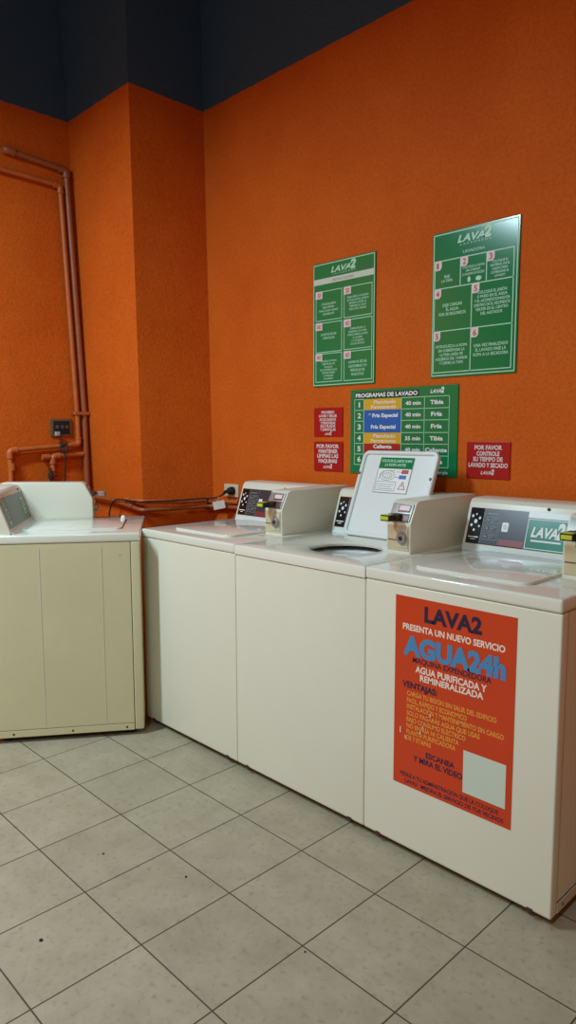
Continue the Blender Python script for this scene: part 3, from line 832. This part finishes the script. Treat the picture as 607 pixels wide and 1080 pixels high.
# clip over the risers
t = tag(empty('pipe_clip', (X0, -.452, 1.47)), 'flat metal clip holding the two corner risers to the wall', 'clip')
b = MB(); b.box((-.002, -.062, -.010), (.004, .04, .010), .001); b.box((.044, -.052, -.009), (.0475, .03, .009), .001); b.box((.0, -.056, -.009), (.046, -.053, .009)); b.box((.0, .03, -.009), (.046, .033, .009)); b.build('strap', M['pipe'], t, smooth=False)
b = MB(); b.cyl((.003, -.058, 0), (.008, -.058, 0), .005, 10); b.cyl((.003, .036, 0), (.008, .036, 0), .005, 10); b.build('screw', M['mech'], t, smooth=False)

# two horizontal supply pipes wrapped round the column
pipe('supply_pipe', 'upper brown-orange water pipe running round the foot of the column to the socket',
     [(-.197, -.432, .984), (-.045, -.435, .984), (.004, -.30, .978), (.066, -.045, .968), (.30, -.030, .975)], .0115, M['pipe'], .04, elbows=(), couplings=(((-.165, -.432, .984), (1, 0, 0)), ((.025, -.21, .974), (.25, 1, 0))))
pipe('supply_pipe', 'lower brown-orange water pipe dipping round the foot of the column under another pipe',
     [(-.62, -.436, .984), (-.32, -.436, .972), (-.197, -.436, .958), (-.028, -.436, .936), (.034, -.17, .938), (.075, -.040, .940), (.34, -.030, .946)], .0115, M['pipebrown'], .04, elbows=(), couplings=(((-.13, -.436, .952), (1, 0, -.1)),))
t = tag(empty('pipe_clip', (.062, -.062, .955)), 'small metal clip on the two supply pipes beside the back wall', 'clip')
b = MB(); b.box((.010, -.010, -.034), (.0135, .012, .034), .001); b.box((-.022, -.010, .03), (.012, .012, .033)); b.box((-.022, -.010, -.033), (.012, .012, -.03)); b.build('strap', M['mech'], t, smooth=False)

# wall outlet with cable, left wall
t = tag(empty('wall_outlet', (X0, -.582, 1.385)), 'dark socket outlet in a grey-brown frame on the left wall beside the risers', 'socket')
b = MB(); b.box((-.002, -.066, -.050), (.010, .064, .052), .003); b.build('frame', M['greyframe'], t)
b = MB(); b.box((.008, -.050, -.036), (.013, .048, .040), .002); pn = b.build('socket_insert', M['rubber'], t)
for yy in (-.028, .004, .032):
    b = MB(); b.cyl((.012, yy, .006), (.0145, yy, .006), .010, 14); b.build('socket_hole', M['greypanel'], pn, smooth=False)
b = MB(); b.box((.010, -.045, -.046), (.032, -.02, -.022), .003); b.build('plug', M['lightgrey'], t)
t = tag(empty('power_cord', (X0 + .02, -.60, 1.345)), 'dark cord hanging from the left wall outlet past the branch pipe', 'cord')
b = MB(); b.tube([(0.005, -.008, .012), (.012, .0, -.03), (.03, .006, -.07), (.044, .008, -.12), (.046, .004, -.2), (.04, -.002, -.31), (.03, -.0, -.42)], .0042, 10, .02); b.build('cable', M['rubber'], t)
b = MB(); b.tube([(.012, -.012, -.045), (.04, .024, -.06), (.046, .02, -.095), (.036, -.014, -.1), (.024, -.012, -.06), (.042, .03, -.05)], .005, 10, .02); b.build('knot', M['rubber'], t)

# socket plate with plug, back wall
t = tag(empty('wall_socket', (.213, 0, 1.034)), 'ivory socket plate on the back wall behind the washing machine nearest the column', 'socket')
b = MB(); b.box((-.060, -.012, -.036), (.062, .002, .036), .004); b.build('plate', M['socket'], t)
t = tag(empty('plug', (.232, -.012, 1.034)), 'round black plug pushed into the ivory wall socket', 'plug')
b = MB(); b.tube([(0, .002, 0), (0, -.012, 0), (0, -.03, 0), (0, -.036, 0)], [.022, .023, .019, .012], 18); b.tube([(0, -.026, 0), (-.03, -.03, -.006), (-.05, -.028, -.02)], [.012, .009, .006], 12); b.build('plug_body', M['rubber'], t)
t = tag(empty('power_cord', (.182, -.040, 1.014)), 'black power cord running from the ivory socket along the pipes to the angled machine', 'cord')
b = MB(); b.tube([(x - .182, y + .040, z - 1.014) for x, y, z in ((.182, -.040, 1.014), (.148, -.054, .994), (.095, -.064, .986), (.075, -.085, .986), (.030, -.30, .984), (-.028, -.458, .985), (-.20, -.456, .986), (-.262, -.457, .984), (-.31, -.457, .955), (-.335, -.458, .90), (-.345, -.458, .70))], .0042, 10, .03); b.build('cable', M['rubber'], t)
t = tag(empty('paper_tag', (.198, -.085, .957)), 'white paper tag hanging on the cord under the ivory socket', 'tag')
b = MB(); b.box((-.034, -.001, -.022), (.034, .001, .022)); b.xform(Matrix.Rotation(math.radians(35), 4, 'Z') @ Matrix.Rotation(math.radians(-12), 4, 'Y')); b.build('sheet', M['paper'], t, smooth=False)
b = MB(); b.tube([(-.02, .0, .018), (-.012, .01, .045)], .0012, 6); b.build('string', M['paper'], t)

# small white knob on the angled machine
t = tag(empty('plastic_knob', (.150, -.660, .920)), 'small white plastic knob lying on top of the angled washing machine', 'knob')
b = MB(); b.tube([(0, 0, 0), (0, 0, .006), (0, 0, .012), (0, 0, .02), (0, 0, .024)], [.012, .014, .013, .009, .004], 16); b.build('body', M['white'], t)
b = MB(); b.tube([(-.016, -.008, .002), (-.017, -.009, .03)], .0018, 8); b.build('pin', M['rubber'], t)

# crumbs on the floor
for i, (x, y, rr, s) in enumerate(((1.525, -1.775, .006, 'dark round crumb lying alone on the floor tile at the front left'), (1.29, -1.455, .004, 'small dark crumb on the tile joint in the middle of the floor'), (1.575, -1.335, .004, 'small dark crumb inside a tile at the left of the floor'), (2.05, -1.30, .003, 'tiny dark crumb inside a tile below the middle washing machine'))):
    b = MB(); b.tube([(0, 0, 0), (0, 0, rr * .4), (rr * .1, 0, rr * .7)], [rr, rr * .9, rr * .45], 9)
    for v in b.bm.verts: v.co.x *= 1 + .25 * random.uniform(-1, 1); v.co.y *= 1 + .25 * random.uniform(-1, 1)
    o = b.build('crumb', M['dark']); o.location = (x, y, 0); tag(o, s, 'crumb', 'crumbs on the floor')
